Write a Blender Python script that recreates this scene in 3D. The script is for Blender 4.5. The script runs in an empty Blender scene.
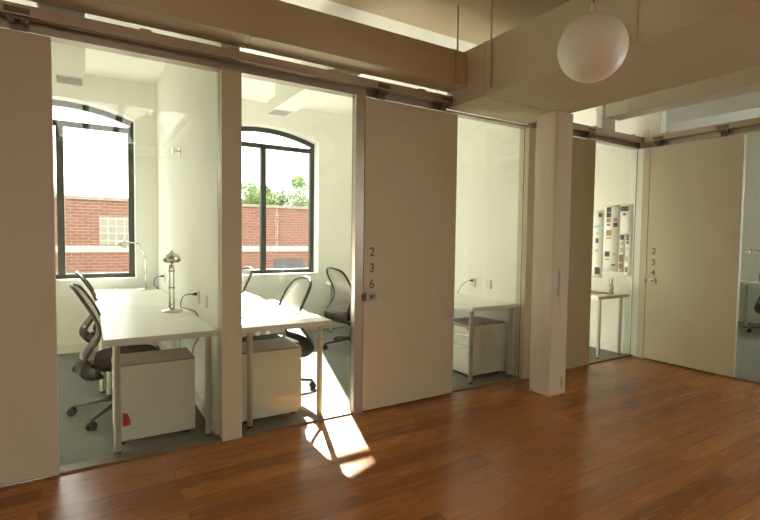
import bpy, bmesh, math, random
from mathutils import Vector, Matrix
random.seed(7)
S = bpy.context.scene
COL = S.collection
PI = math.pi

# ------------------------------------------------------------------ materials
MATS = {}
def nodes(name):
    m = bpy.data.materials.new(name); m.use_nodes = True
    nt = m.node_tree; b = nt.nodes['Principled BSDF']
    MATS[name] = m
    return m, nt, b
def ramp(nt, pts):
    r = nt.nodes.new('ShaderNodeValToRGB'); e = r.color_ramp.elements
    e[0].position, e[0].color = pts[0][0], (*pts[0][1], 1)
    e[1].position, e[1].color = pts[-1][0], (*pts[-1][1], 1)
    for p, c in pts[1:-1]:
        x = e.new(p); x.color = (*c, 1)
    return r
def mapping(nt, scale=(1, 1, 1), coord='Object'):
    tc = nt.nodes.new('ShaderNodeTexCoord'); mp = nt.nodes.new('ShaderNodeMapping')
    mp.inputs['Scale'].default_value = scale
    nt.links.new(tc.outputs[coord], mp.inputs['Vector'])
    return mp
def paint(name, col, rough=0.6, var=0.04, scale=6, bump=0.0, metal=0.0, spec=0.5):
    m, nt, b = nodes(name)
    mp = mapping(nt, (scale,)*3)
    n = nt.nodes.new('ShaderNodeTexNoise'); n.inputs['Scale'].default_value = 1.0; n.inputs['Detail'].default_value = 4
    nt.links.new(mp.outputs[0], n.inputs['Vector'])
    lo = tuple(c*(1-var) for c in col); hi = tuple(min(1, c*(1+var)) for c in col)
    r = ramp(nt, [(0.3, lo), (0.7, hi)])
    nt.links.new(n.outputs['Fac'], r.inputs['Fac']); nt.links.new(r.outputs['Color'], b.inputs['Base Color'])
    b.inputs['Roughness'].default_value = rough; b.inputs['Metallic'].default_value = metal
    b.inputs['Specular IOR Level'].default_value = spec
    if bump:
        bp = nt.nodes.new('ShaderNodeBump'); bp.inputs['Strength'].default_value = bump; bp.inputs['Distance'].default_value = 0.01
        nt.links.new(n.outputs['Fac'], bp.inputs['Height']); nt.links.new(bp.outputs[0], b.inputs['Normal'])
    return m
PANEL = (0.585, 0.52, 0.385)  # warm floor bounce is mixed into this colour in place of white paint
paint('panel_bounce_tint', PANEL, 0.55, 0.02, 3)
paint('post_paint', (0.60, 0.535, 0.40), 0.5, 0.02, 3)
paint('duct_paint', (0.61, 0.545, 0.405), 0.6, 0.03, 2, 0.05)
paint('grey_duct', (0.72, 0.71, 0.64), 0.6, 0.02, 2)
paint('ceiling_bounce_tint', (0.56, 0.45, 0.31), 0.8, 0.03, 2)  # dim brown bounce light put into the colour; same ceiling as the offices
paint('office_wall', (0.88, 0.885, 0.84), 0.7, 0.015, 2)
paint('office_ceiling', (0.88, 0.87, 0.82), 0.8, 0.02, 2)
paint('baseboard_paint', (0.80, 0.80, 0.73), 0.5, 0.02, 2)
paint('desk_white', (0.88, 0.89, 0.84), 0.32, 0.02, 2)
paint('desk_edge', (0.60, 0.63, 0.55), 0.4, 0.02, 2)
paint('leg_white', (0.84, 0.86, 0.78), 0.35, 0.02, 5)
paint('cabinet_white', (0.78, 0.79, 0.71), 0.45, 0.02, 3)
paint('cabinet_top', (0.36, 0.31, 0.27), 0.45, 0.05, 6)
paint('black_plastic', (0.013, 0.0125, 0.012), 0.5, 0.1, 10, spec=0.35)
paint('chair_frame', (0.03, 0.028, 0.025), 0.35, 0.1, 10)
paint('chair_metal', (0.06, 0.057, 0.05), 0.35, 0.1, 10, metal=0.3)
paint('seat_fabric', (0.02, 0.02, 0.021), 0.9, 0.25, 120, 0.2)
paint('nickel', (0.72, 0.68, 0.58), 0.22, 0.03, 8, metal=1.0)
paint('handle_metal', (0.42, 0.37, 0.29), 0.4, 0.05, 8, metal=0.6)
paint('dark_metal', (0.20, 0.17, 0.13), 0.35, 0.1, 10, metal=0.8)
paint('track_metal', (0.52, 0.43, 0.33), 0.36, 0.08, 5, metal=0.5)
paint('aluminium', (0.50, 0.44, 0.36), 0.32, 0.05, 6, metal=0.75)
paint('window_frame', (0.035, 0.042, 0.036), 0.5, 0.1, 6)
paint('number_grey', (0.15, 0.12, 0.085), 0.5, 0.02, 6)
paint('threshold_metal', (0.20, 0.155, 0.10), 0.5, 0.08, 9, metal=0.2)
paint('red_plastic', (0.55, 0.02, 0.015), 0.4, 0.05, 6)
paint('paper', (0.84, 0.84, 0.80), 0.8, 0.02, 9)
paint('ink_dark', (0.05, 0.05, 0.06), 0.7, 0.1, 60)
paint('ink_warm', (0.45, 0.24, 0.14), 0.7, 0.3, 60)
paint('ink_grey', (0.45, 0.45, 0.46), 0.7, 0.2, 60)
paint('ink_red', (0.30, 0.15, 0.14), 0.7, 0.2, 60)
paint('ink_blue', (0.4, 0.55, 0.7), 0.7, 0.2, 60)
paint('yellow_plastic', (0.7, 0.6, 0.12), 0.5, 0.05, 9)
paint('kraft_brown', (0.35, 0.26, 0.16), 0.7, 0.1, 20)
paint('concrete_cap', (0.17, 0.15, 0.125), 0.8, 0.1, 3)
paint('white_band', (0.27, 0.26, 0.235), 0.8, 0.1, 3)
paint('gravel_roof', (0.28, 0.27, 0.25), 0.9, 0.3, 12)
paint('bark', (0.12, 0.09, 0.06), 0.9, 0.3, 8, 0.4)
paint('white_plastic', (0.78, 0.78, 0.72), 0.4, 0.02, 6)
paint('column_wood', (0.66, 0.57, 0.45), 0.7, 0.06, 4, 0.25)

def column_material():
    m, nt, b = nodes('column_paint')
    mp = mapping(nt, (9, 9, 1.6))
    n = nt.nodes.new('ShaderNodeTexNoise'); n.inputs['Scale'].default_value = 1; n.inputs['Detail'].default_value = 8
    nt.links.new(mp.outputs[0], n.inputs['Vector'])
    r = ramp(nt, [(0.0, (0.60, 0.51, 0.40)), (0.60, (0.70, 0.61, 0.49)), (0.66, (0.66, 0.56, 0.44)), (0.72, (0.30, 0.24, 0.17))])
    nt.links.new(n.outputs['Fac'], r.inputs['Fac']); nt.links.new(r.outputs['Color'], b.inputs['Base Color'])
    bp = nt.nodes.new('ShaderNodeBump'); bp.inputs['Strength'].default_value = 0.35; bp.inputs['Distance'].default_value = 0.01
    nt.links.new(n.outputs['Fac'], bp.inputs['Height']); nt.links.new(bp.outputs[0], b.inputs['Normal'])
    b.inputs['Roughness'].default_value = 0.65
column_material()

def wood_material():
    m, nt, b = nodes('oak_floor')
    mp = mapping(nt, (1, 1, 1))
    br = nt.nodes.new('ShaderNodeTexBrick')
    br.offset = 0.37; br.offset_frequency = 2; br.squash = 1
    br.inputs['Scale'].default_value = 1.0
    br.inputs['Brick Width'].default_value = 1.7
    br.inputs['Row Height'].default_value = 0.125
    br.inputs['Mortar Size'].default_value = 0.0011
    br.inputs['Mortar Smooth'].default_value = 0.2
    br.inputs['Bias'].default_value = 0.0
    br.inputs['Color1'].default_value = (0, 0, 0, 1); br.inputs['Color2'].default_value = (1, 1, 1, 1)
    br.inputs['Mortar'].default_value = (0, 0, 0, 1)
    nt.links.new(mp.outputs[0], br.inputs['Vector'])
    plank = ramp(nt, [(0.0, (0.25, 0.078, 0.0105)), (0.45, (0.335, 0.114, 0.015)), (0.8, (0.39, 0.140, 0.020)), (1.0, (0.46, 0.185, 0.031))])
    nt.links.new(br.outputs['Color'], plank.inputs['Fac'])
    # grain: noise stretched along the planks, shifted per plank
    mp2 = mapping(nt, (1.6, 26, 1))
    add = nt.nodes.new('ShaderNodeVectorMath'); add.operation = 'ADD'
    sc = nt.nodes.new('ShaderNodeVectorMath'); sc.operation = 'SCALE'; sc.inputs['Scale'].default_value = 17
    nt.links.new(br.outputs['Color'], sc.inputs[0]); nt.links.new(mp2.outputs[0], add.inputs[0]); nt.links.new(sc.outputs[0], add.inputs[1])
    g = nt.nodes.new('ShaderNodeTexNoise'); g.inputs['Scale'].default_value = 1.6; g.inputs['Detail'].default_value = 6
    g.inputs['Distortion'].default_value = 1.3
    nt.links.new(add.outputs[0], g.inputs['Vector'])
    gr = ramp(nt, [(0.28, (0.60, 0.54, 0.46)), (0.50, (1, 1, 1)), (0.75, (1.0, 0.98, 0.92))])
    nt.links.new(g.outputs['Fac'], gr.inputs['Fac'])
    mx = nt.nodes.new('ShaderNodeMix'); mx.data_type = 'RGBA'; mx.blend_type = 'MULTIPLY'; mx.inputs['Factor'].default_value = 0.8
    nt.links.new(plank.outputs['Color'], mx.inputs[6]); nt.links.new(gr.outputs['Color'], mx.inputs[7])
    mx2 = nt.nodes.new('ShaderNodeMix'); mx2.data_type = 'RGBA'; mx2.inputs[7].default_value = (0.07, 0.022, 0.008, 1)
    nt.links.new(br.outputs['Fac'], mx2.inputs['Factor']); nt.links.new(mx.outputs[2], mx2.inputs[6])
    nt.links.new(mx2.outputs[2], b.inputs['Base Color'])
    rr = nt.nodes.new('ShaderNodeMapRange'); rr.inputs['To Min'].default_value = 0.20; rr.inputs['To Max'].default_value = 0.32
    nt.links.new(g.outputs['Fac'], rr.inputs['Value']); nt.links.new(rr.outputs[0], b.inputs['Roughness'])
    bp = nt.nodes.new('ShaderNodeBump'); bp.inputs['Strength'].default_value = 0.012; bp.inputs['Distance'].default_value = 0.004
    nt.links.new(g.outputs['Fac'], bp.inputs['Height']); nt.links.new(bp.outputs[0], b.inputs['Normal'])
    b.inputs['Specular IOR Level'].default_value = 0.4
wood_material()

def carpet_material():
    m, nt, b = nodes('carpet')
    mp = mapping(nt, (1, 1, 1))
    n = nt.nodes.new('ShaderNodeTexNoise'); n.inputs['Scale'].default_value = 90; n.inputs['Detail'].default_value = 4
    nt.links.new(mp.outputs[0], n.inputs['Vector'])
    n2 = nt.nodes.new('ShaderNodeTexWave'); n2.inputs['Scale'].default_value = 42; n2.inputs['Distortion'].default_value = 1.5
    nt.links.new(mp.outputs[0], n2.inputs['Vector'])
    r = ramp(nt, [(0.25, (0.125, 0.135, 0.125)), (0.75, (0.27, 0.285, 0.26))])
    ad = nt.nodes.new('ShaderNodeMix'); ad.data_type = 'FLOAT'; ad.inputs[0].default_value = 0.3
    nt.links.new(n.outputs['Fac'], ad.inputs[2]); nt.links.new(n2.outputs['Fac'], ad.inputs[3])
    nt.links.new(ad.outputs[0], r.inputs['Fac']); nt.links.new(r.outputs['Color'], b.inputs['Base Color'])
    bp = nt.nodes.new('ShaderNodeBump'); bp.inputs['Strength'].default_value = 0.5; bp.inputs['Distance'].default_value = 0.004
    nt.links.new(n.outputs['Fac'], bp.inputs['Height']); nt.links.new(bp.outputs[0], b.inputs['Normal'])
    b.inputs['Roughness'].default_value = 0.95; b.inputs['Specular IOR Level'].default_value = 0.15
carpet_material()

def brick_material():
    m, nt, b = nodes('red_brick')
    tc = nt.nodes.new('ShaderNodeTexCoord'); sp = nt.nodes.new('ShaderNodeSeparateXYZ'); cb = nt.nodes.new('ShaderNodeCombineXYZ')
    nt.links.new(tc.outputs['Object'], sp.inputs[0]); nt.links.new(sp.outputs['X'], cb.inputs['X']); nt.links.new(sp.outputs['Z'], cb.inputs['Y'])
    br = nt.nodes.new('ShaderNodeTexBrick')
    br.inputs['Scale'].default_value = 1; br.inputs['Brick Width'].default_value = 0.26; br.inputs['Row Height'].default_value = 0.086
    br.inputs['Mortar Size'].default_value = 0.010
    br.inputs['Color1'].default_value = (0.105, 0.038, 0.027, 1); br.inputs['Color2'].default_value = (0.150, 0.060, 0.044, 1)
    br.inputs['Mortar'].default_value = (0.20, 0.14, 0.11, 1)
    nt.links.new(cb.outputs[0], br.inputs['Vector'])
    nt.links.new(br.outputs['Color'], b.inputs['Base Color']); b.inputs['Roughness'].default_value = 0.9
brick_material()

def leaf_material():
    m, nt, b = nodes('leaves')
    oi = mapping(nt, (1.2,)*3)
    n = nt.nodes.new('ShaderNodeTexNoise'); n.inputs['Scale'].default_value = 1.5; nt.links.new(oi.outputs[0], n.inputs['Vector'])
    r = ramp(nt, [(0.3, (0.13, 0.20, 0.08)), (0.7, (0.26, 0.34, 0.15))])
    nt.links.new(n.outputs['Fac'], r.inputs['Fac']); nt.links.new(r.outputs['Color'], b.inputs['Base Color'])
    b.inputs['Roughness'].default_value = 0.7
leaf_material()

def glass_material(name, tint, refl=1.0):
    m = bpy.data.materials.new(name); m.use_nodes = True; nt = m.node_tree; nt.nodes.clear()
    out = nt.nodes.new('ShaderNodeOutputMaterial'); mix = nt.nodes.new('ShaderNodeMixShader')
    tr = nt.nodes.new('ShaderNodeBsdfTransparent'); tr.inputs['Color'].default_value = (*tint, 1)
    gl = nt.nodes.new('ShaderNodeBsdfGlossy'); gl.inputs['Roughness'].default_value = 0.0; gl.inputs['Color'].default_value = (refl,)*3+(1,)
    fr = nt.nodes.new('ShaderNodeFresnel'); geo = nt.nodes.new('ShaderNodeNewGeometry')
    io = nt.nodes.new('ShaderNodeMapRange'); io.inputs['To Min'].default_value = 1.5; io.inputs['To Max'].default_value = 1/1.5
    nt.links.new(geo.outputs['Backfacing'], io.inputs['Value']); nt.links.new(io.outputs[0], fr.inputs['IOR'])
    nt.links.new(fr.outputs[0], mix.inputs[0]); nt.links.new(tr.outputs[0], mix.inputs[1]); nt.links.new(gl.outputs[0], mix.inputs[2])
    nt.links.new(mix.outputs[0], out.inputs[0]); MATS[name] = m
glass_material('office_glass', (0.945, 0.965, 0.935))
def frosted():
    m = bpy.data.materials.new('frosted_glass'); m.use_nodes = True; nt = m.node_tree; nt.nodes.clear()
    out = nt.nodes.new('ShaderNodeOutputMaterial'); t = nt.nodes.new('ShaderNodeBsdfTranslucent'); t.inputs['Color'].default_value = (0.235, 0.235, 0.225, 1)
    nt.links.new(t.outputs[0], out.inputs[0]); MATS['frosted_glass'] = m
frosted()
glass_material('pane_glass', (0.97, 0.98, 0.97))

def mesh_fabric():
    m = bpy.data.materials.new('chair_mesh'); m.use_nodes = True; nt = m.node_tree; nt.nodes.clear()
    out = nt.nodes.new('ShaderNodeOutputMaterial'); mix = nt.nodes.new('ShaderNodeMixShader'); mix2 = nt.nodes.new('ShaderNodeMixShader')
    tr = nt.nodes.new('ShaderNodeBsdfTransparent'); d = nt.nodes.new('ShaderNodeBsdfDiffuse'); t = nt.nodes.new('ShaderNodeBsdfTranslucent')
    d.inputs['Color'].default_value = (0.30, 0.295, 0.27, 1); t.inputs['Color'].default_value = (0.58, 0.56, 0.51, 1)
    mix2.inputs[0].default_value = 0.5; mix.inputs[0].default_value = 0.72
    nt.links.new(d.outputs[0], mix2.inputs[1]); nt.links.new(t.outputs[0], mix2.inputs[2])
    nt.links.new(tr.outputs[0], mix.inputs[1]); nt.links.new(mix2.outputs[0], mix.inputs[2]); nt.links.new(mix.outputs[0], out.inputs[0])
    MATS['chair_mesh'] = m
mesh_fabric()
def block_glass():
    m, nt, b = nodes('glass_block')
    tc = nt.nodes.new('ShaderNodeTexCoord'); sp = nt.nodes.new('ShaderNodeSeparateXYZ'); cb = nt.nodes.new('ShaderNodeCombineXYZ')
    nt.links.new(tc.outputs['Object'], sp.inputs[0]); nt.links.new(sp.outputs['X'], cb.inputs['X']); nt.links.new(sp.outputs['Z'], cb.inputs['Y'])
    br = nt.nodes.new('ShaderNodeTexBrick'); br.offset = 0
    br.inputs['Scale'].default_value = 1; br.inputs['Brick Width'].default_value = 0.2; br.inputs['Row Height'].default_value = 0.2
    br.inputs['Mortar Size'].default_value = 0.012
    br.inputs['Color1'].default_value = (0.11, 0.105, 0.088, 1); br.inputs['Color2'].default_value = (0.15, 0.145, 0.12, 1)
    br.inputs['Mortar'].default_value = (0.25, 0.24, 0.21, 1)
    nt.links.new(cb.outputs[0], br.inputs['Vector']); nt.links.new(br.outputs['Color'], b.inputs['Base Color'])
    b.inputs['Roughness'].default_value = 0.4
block_glass()
def globe_mat():
    m, nt, b = nodes('opal_glass')
    b.inputs['Base Color'].default_value = (0.90, 0.90, 0.82, 1); b.inputs['Roughness'].default_value = 0.35
    b.inputs['Subsurface Weight'].default_value = 0.5; b.inputs['Subsurface Radius'].default_value = (0.25, 0.23, 0.2)
globe_mat()

# ------------------------------------------------------------------ mesh helpers
def box(bm, a, b, mi=0, bev=0.0):
    x0, y0, z0 = (min(a[i], b[i]) for i in range(3)); x1, y1, z1 = (max(a[i], b[i]) for i in range(3))
    tmp = bmesh.new() if bev else bm
    v = [tmp.verts.new(p) for p in ((x0,y0,z0),(x1,y0,z0),(x1,y1,z0),(x0,y1,z0),(x0,y0,z1),(x1,y0,z1),(x1,y1,z1),(x0,y1,z1))]
    fs = [tmp.faces.new([v[i] for i in q]) for q in ((3,2,1,0),(4,5,6,7),(0,1,5,4),(1,2,6,5),(2,3,7,6),(3,0,4,7))]
    for f in fs: f.material_index = mi
    if bev:
        bmesh.ops.bevel(tmp, geom=list(tmp.edges), offset=bev, segments=2, profile=0.5, affect='EDGES')
        for f in tmp.faces: f.material_index = mi
        merge(bm, tmp)
def merge(bm, tmp, M=None):
    if M: bmesh.ops.transform(tmp, matrix=M, verts=tmp.verts)
    mp = {}
    for v in tmp.verts: mp[v] = bm.verts.new(v.co)
    for f in tmp.faces:
        try:
            g = bm.faces.new([mp[v] for v in f.verts]); g.material_index = f.material_index; g.smooth = f.smooth
        except ValueError: pass
    tmp.free()
def tube(bm, pts, r, n=10, mi=0, cap=True, flat=1.0):
    pts = [Vector(p) for p in pts]; rings = []
    rs = r if isinstance(r, (list, tuple)) else [r]*len(pts)
    t0 = (pts[1]-pts[0]).normalized()
    up = Vector((0,0,1)) if abs(t0.z) < 0.9 else Vector((0,1,0))
    s = t0.cross(up).normalized()
    for i, p in enumerate(pts):
        if i == 0: t = pts[1]-pts[0]
        elif i == len(pts)-1: t = pts[-1]-pts[-2]
        else: t = (pts[i+1]-pts[i]).normalized()+(pts[i]-pts[i-1]).normalized()
        t.normalize(); s = (s - t*s.dot(t)).normalized(); u = s.cross(t)
        rings.append([bm.verts.new(p + (s*math.cos(a)+u*math.sin(a)*flat)*rs[i]) for a in (2*PI*k/n for k in range(n))])
    for a, b in zip(rings, rings[1:]):
        for k in range(n):
            f = bm.faces.new((a[k], a[(k+1)%n], b[(k+1)%n], b[k])); f.smooth = True; f.material_index = mi
    if cap:
        f = bm.faces.new(rings[0][::-1]); f.material_index = mi
        f = bm.faces.new(rings[-1]); f.material_index = mi
def lathe(bm, prof, n=24, c=(0,0,0), mi=0, M=None):
    tmp = bmesh.new(); rings = []
    for r, z in prof:
        if r < 1e-6: rings.append([tmp.verts.new((0,0,z))])
        else: rings.append([tmp.verts.new((r*math.cos(2*PI*k/n), r*math.sin(2*PI*k/n), z)) for k in range(n)])
    for a, b in zip(rings, rings[1:]):
        for k in range(n):
            if len(a) == 1 and len(b) == 1: break
            if len(a) == 1: vs = (a[0], b[(k+1)%n], b[k])
            elif len(b) == 1: vs = (a[k], a[(k+1)%n], b[0])
            else: vs = (a[k], a[(k+1)%n], b[(k+1)%n], b[k])
            f = tmp.faces.new(vs); f.smooth = True; f.material_index = mi
    T = Matrix.Translation(c)
    merge(bm, tmp, T @ M if M else T)
def smooth_path(pts, sub=5):
    P = [Vector(p) for p in pts]; out = []
    for i in range(len(P)-1):
        p0 = P[max(i-1,0)]; p1 = P[i]; p2 = P[i+1]; p3 = P[min(i+2,len(P)-1)]
        for k in range(sub):
            t = k/sub
            out.append(0.5*((2*p1)+(p2-p0)*t+(2*p0-5*p1+4*p2-p3)*t*t+(3*p1-p0-3*p2+p3)*t**3))
    out.append(P[-1]); return out
def build(name, bm, mats, parent=None, loc=None):
    bmesh.ops.recalc_face_normals(bm, faces=bm.faces)
    me = bpy.data.meshes.new(name); bm.to_mesh(me); bm.free()
    for m in (mats if isinstance(mats, (list, tuple)) else [mats]): me.materials.append(MATS[m])
    o = bpy.data.objects.new(name, me); COL.objects.link(o)
    if parent: o.parent = parent
    if loc: o.location = loc
    return o
def boxes(name, lst, mat, parent=None, bev=0.0):
    bm = bmesh.new()
    for l in lst: box(bm, l[0], l[1], l[2] if len(l) > 2 else 0, bev)
    return build(name, bm, mat, parent)
def empty(name, loc=(0,0,0), rz=0.0):
    o = bpy.data.objects.new(name, None); COL.objects.link(o); o.location = loc; o.rotation_euler.z = rz
    o.empty_display_size = 0.1
    return o
def tag(o, label, cat=None, group=None, kind=None):
    o['label'] = label
    if cat: o['category'] = cat
    if group: o['group'] = group
    if kind: o['kind'] = kind
    return o
def struct(o, label=None):
    o['kind'] = 'structure'
    if label: o['label'] = label
    return o
def kids(o): return [c for c in bpy.data.objects if c.parent == o]
def copy_tree(o, parent=None):
    c = o.copy(); COL.objects.link(c)
    if parent: c.parent = parent
    for ch in kids(o): copy_tree(ch, c)
    return c

# ------------------------------------------------------------------ dimensions
CEIL = 3.2; YB = 3.30; YW = 3.5       # ceiling, inner face of the window wall, window plane
YG = 0.055                              # glass line of the front partition
XW12a, XW12b = -4.758, -4.64            # wall between the two left offices
XW23a, XW23b = -1.835, -1.76
EY0, EY1, EZ0, EZ1 = -3.3, -1.5, 0.9, 2.6
XL = -12.5; YO = -9.2; XR = 4.15; YR0 = -4.3

SX0, SX1, SY0, SY1, SZ = -8.6, -3.93, -8.9, -4.45, 3.42   # skylight in the corridor ceiling
# ------------------------------------------------------------------ floors and ceilings
struct(boxes('floor', [((XL, YO, -0.05), (0.09, 0.06, 0))], 'oak_floor'), 'orange brown oak plank floor of the corridor')
struct(boxes('floor', [((-7.3, 0.06, -0.05), (0.09, YB, -0.0005)), ((0.09, YR0, -0.05), (XR, YB, -0.0005))], 'carpet'), 'grey green carpet floor of the offices')
struct(boxes('ceiling', [((XL, YO, CEIL), (SX0, 0.25, CEIL+0.1)), ((SX1, YO, CEIL), (0.05, 0.25, CEIL+0.1)), ((SX0, SY1, CEIL), (SX1, 0.25, CEIL+0.1)), ((SX0, YO, CEIL), (SX1, SY0, CEIL+0.1))], 'ceiling_bounce_tint'), 'corridor ceiling above the ducts, brown floor bounce tinted in')
struct(boxes('ceiling', [((-7.3, 0.25, CEIL), (0.05, 3.6, CEIL+0.1)), ((0.05, YR0, CEIL), (XR, 3.6, CEIL+0.1))], 'office_ceiling'), 'white ceiling of the offices')

# ------------------------------------------------------------------ window wall
WINS = [(-5.76, 0.76, 0.0, 0.845), (-3.365, 0.775, 0.0, 0.84), (-0.95, 0.76, 0.0, 0.84)]
ZS, RISE = 2.75, 0.15
def arch_z(x, c, hw): return ZS + RISE*(1-((x-c)/hw)**2)
def window_wall():
    bm = bmesh.new(); x = -7.3; y0, y1 = YB, 3.62
    for c, hw, mo, zb in WINS:
        box(bm, (x, y0, 0), (c-hw, y1, CEIL)); box(bm, (c-hw, y0, 0), (c+hw, y1, zb))
        N = 20
        for i in range(N):
            a = c-hw+2*hw*i/N; b = c-hw+2*hw*(i+1)/N; za, zb2 = arch_z(a, c, hw), arch_z(b, c, hw)
            v = [bm.verts.new(p) for p in ((a,y0,za),(b,y0,zb2),(b,y1,zb2),(a,y1,za),(a,y0,CEIL),(b,y0,CEIL),(b,y1,CEIL),(a,y1,CEIL))]
            for q in ((3,2,1,0),(0,1,5,4),(2,3,7,6)): bm.faces.new([v[k] for k in q])
        x = c+hw
    box(bm, (x, y0, 0), (XR+0.1, y1, CEIL))
    return build('wall_back', bm, 'office_wall')
struct(window_wall(), 'white window wall at the back of the offices')
for k, (c, hw, mo, zb) in enumerate(WINS):
    bm = bmesh.new(); t = 0.062; d0, d1 = YW-0.03, YW+0.03
    box(bm, (c-hw, d0, zb), (c-hw+t, d1, ZS-0.06)); box(bm, (c+hw-t, d0, zb), (c+hw, d1, ZS-0.06))
    box(bm, (c-hw+t, d0, zb), (c+hw-t, d1, zb+0.055))
    box(bm, (c-hw+t, d0, 2.615), (c+hw-t, d1, 2.675))
    box(bm, (c-0.036, d0-0.012, zb+0.055), (c+0.036, d1, 2.615))
    N = 24
    for i in range(N):
        a = c-hw+2*hw*i/N; b = c-hw+2*hw*(i+1)/N; za, zc = arch_z(a, c, hw), arch_z(b, c, hw)
        v = [bm.verts.new(p) for p in ((a,d0,za-0.06),(b,d0,zc-0.06),(b,d1,zc-0.06),(a,d1,za-0.06),(a,d0,za),(b,d0,zc),(b,d1,zc),(a,d1,za))]
        for q in ((3,2,1,0),(4,5,6,7),(0,1,5,4),(2,3,7,6)): bm.faces.new([v[j] for j in q])
    f = struct(build('window_%d' % (k+1), bm, 'window_frame'), 'black framed arched window %s' % ['of the left office', 'of the middle office, tree showing above the bricks', 'of the office behind the column'][k])
    bm = bmesh.new(); N = 16; y = YW
    top = [(c-hw+0.03+(2*hw-0.06)*i/N) for i in range(N+1)]
    vs = [bm.verts.new((x, y, arch_z(x, c, hw)-0.03)) for x in top]
    vs += [bm.verts.new((c+hw-0.03, y, zb+0.03)), bm.verts.new((c-hw+0.03, y, zb+0.03))]
    bm.faces.new(vs); p = build('pane', bm, 'pane_glass', f)
# ------------------------------------------------------------------ inner walls
struct(boxes('wall_left', [((-7.3, 0.0, 0), (-7.2, YB, CEIL))], 'office_wall'), 'left end wall of the left office')
struct(boxes('wall_partition', [((XW12a, 0.12, 0), (XW12b, YB, CEIL)), ((XW12a, 0.0, 2.57), (XW12b, 0.12, CEIL))], 'office_wall'), 'white partition wall between the two left offices')
struct(boxes('wall_partition', [((XW23a, 0.12, 0), (XW23b, YB, CEIL)), ((XW23a, 0.05, 2.57), (XW23b, 0.12, CEIL))], 'office_wall'), 'white partition wall right of the middle office')
struct(boxes('wall_partition', [((0.03, 0.12, 0), (0.10, YB, CEIL)), ((0.03, -0.035, 0), (0.10, 0.12, 2.449)), ((0.0, -0.22, 2.558), (0.10, 0.12, CEIL))], 'office_wall'), 'white partition wall carrying the pinned prints')
RY0, RY1 = -4.15, -1.25
struct(boxes('wall_right', [((XR, YR0, 0), (XR+0.1, RY0, CEIL)), ((XR, RY1, 0), (XR+0.1, YB, CEIL)), ((XR, RY0, 0), (XR+0.1, RY1, 0.45)), ((XR, RY0, 3.0), (XR+0.1, RY1, CEIL))], 'office_wall'), 'far wall of the right hand office')
struct(boxes('wall_end', [((XL-0.1, YO, 0), (XL, 0.1, EZ0)), ((XL-0.1, YO, EZ1), (XL, 0.1, CEIL)), ((XL-0.1, YO, EZ0), (XL, EY0, EZ1)), ((XL-0.1, EY1, EZ0), (XL, 0.1, EZ1)), ((XL, 0.0, 0), (-6.6, 0.1, CEIL))], 'panel_bounce_tint'), 'corridor end wall at the left')
bm = bmesh.new(); n_ = 4
box(bm, (XL-0.07, EY0, EZ0), (XL-0.02, EY1, EZ0+0.05)); box(bm, (XL-0.07, EY0, EZ1-0.05), (XL-0.02, EY1, EZ1))
for i in range(n_+1):
    y = EY0+0.025+(EY1-EY0-0.05)*i/n_; box(bm, (XL-0.07, y-0.025, EZ0+0.05), (XL-0.02, y+0.025, EZ1-0.05))
f = struct(build('window_0', bm, 'window_frame'), 'added fill light window at the left end of the corridor')  # unseen window, added to bring more light into the corridor
boxes('pane', [((XL-0.047, EY0+0.01, EZ0+0.01), (XL-0.045, EY1-0.01, EZ1-0.01))], 'pane_glass', f)
# corridor wall behind the camera and the skylight shaft
struct(boxes('wall_front', [((XL, YO-0.12, 0), (0.1, YO, CEIL))], 'panel_bounce_tint'), 'corridor wall opposite the offices')
QY0, QY1 = -6.3, -4.45
struct(boxes('wall_side', [((0.0, YO, 0), (0.1, QY0, CEIL)), ((0.0, QY1, 0), (0.1, YR0, CEIL)), ((0.0, QY0, 0), (0.1, QY1, 0.8)), ((0.0, QY0, 2.7), (0.1, QY1, CEIL)), ((0.1, YR0-0.12, 0), (XR, YR0, CEIL))], 'panel_bounce_tint'), 'corridor wall beyond the right hand glass')
struct(boxes('trim_12', [((SX0-0.1, SY0-0.1, CEIL+0.1), (SX0, SY1+0.1, SZ)), ((SX1, SY0-0.1, CEIL+0.1), (SX1+0.1, SY1+0.1, SZ)), ((SX0, SY0-0.1, CEIL+0.1), (SX1, SY0, SZ)), ((SX0, SY1, CEIL+0.1), (SX1, SY1+0.1, SZ))], 'office_ceiling'), 'white shaft of the corridor skylight')
bm = bmesh.new()
for i in range(10):
    x = SX0+0.03+(SX1-SX0-0.06)*i/9; box(bm, (x-0.045, SY0, SZ-0.02), (x+0.045, SY1, SZ+0.06))
f = struct(build('window_5', bm, 'window_frame'), 'long skylight over the corridor')
bm = bmesh.new(); bm.faces.new([bm.verts.new(q) for q in ((SX0-0.1, SY0-0.1, SZ+0.061), (SX1+0.1, SY0-0.1, SZ+0.061), (SX1+0.1, SY1+0.1, SZ+0.061), (SX0-0.1, SY1+0.1, SZ+0.061))])
build('pane', bm, 'frosted_glass', f)
def plain_window(name, a, b, axis, label):
    bm = bmesh.new(); t = 0.05; m = (a[axis]+b[axis])/2
    def B(u0, z0, u1, z1): box(bm, (u0, a[1], z0) if axis == 0 else (a[0], u0, z0), (u1, b[1], z1) if axis == 0 else (b[0], u1, z1))
    B(a[axis], a[2], b[axis], a[2]+t); B(a[axis], b[2]-t, b[axis], b[2])
    for u in (a[axis], m-t/2, b[axis]-t): B(u, a[2]+t, u+t, b[2]-t)
    f = struct(build(name, bm, 'window_frame'), label); c = (a[1-axis]+b[1-axis])/2; o = 0.01
    p = [a[0]+o, a[1]+o, a[2]+o]; q = [b[0]-o, b[1]-o, b[2]-o]; p[1-axis] = c-0.002; q[1-axis] = c+0.002
    boxes('pane', [(tuple(p), tuple(q))], 'pane_glass', f)
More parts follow.
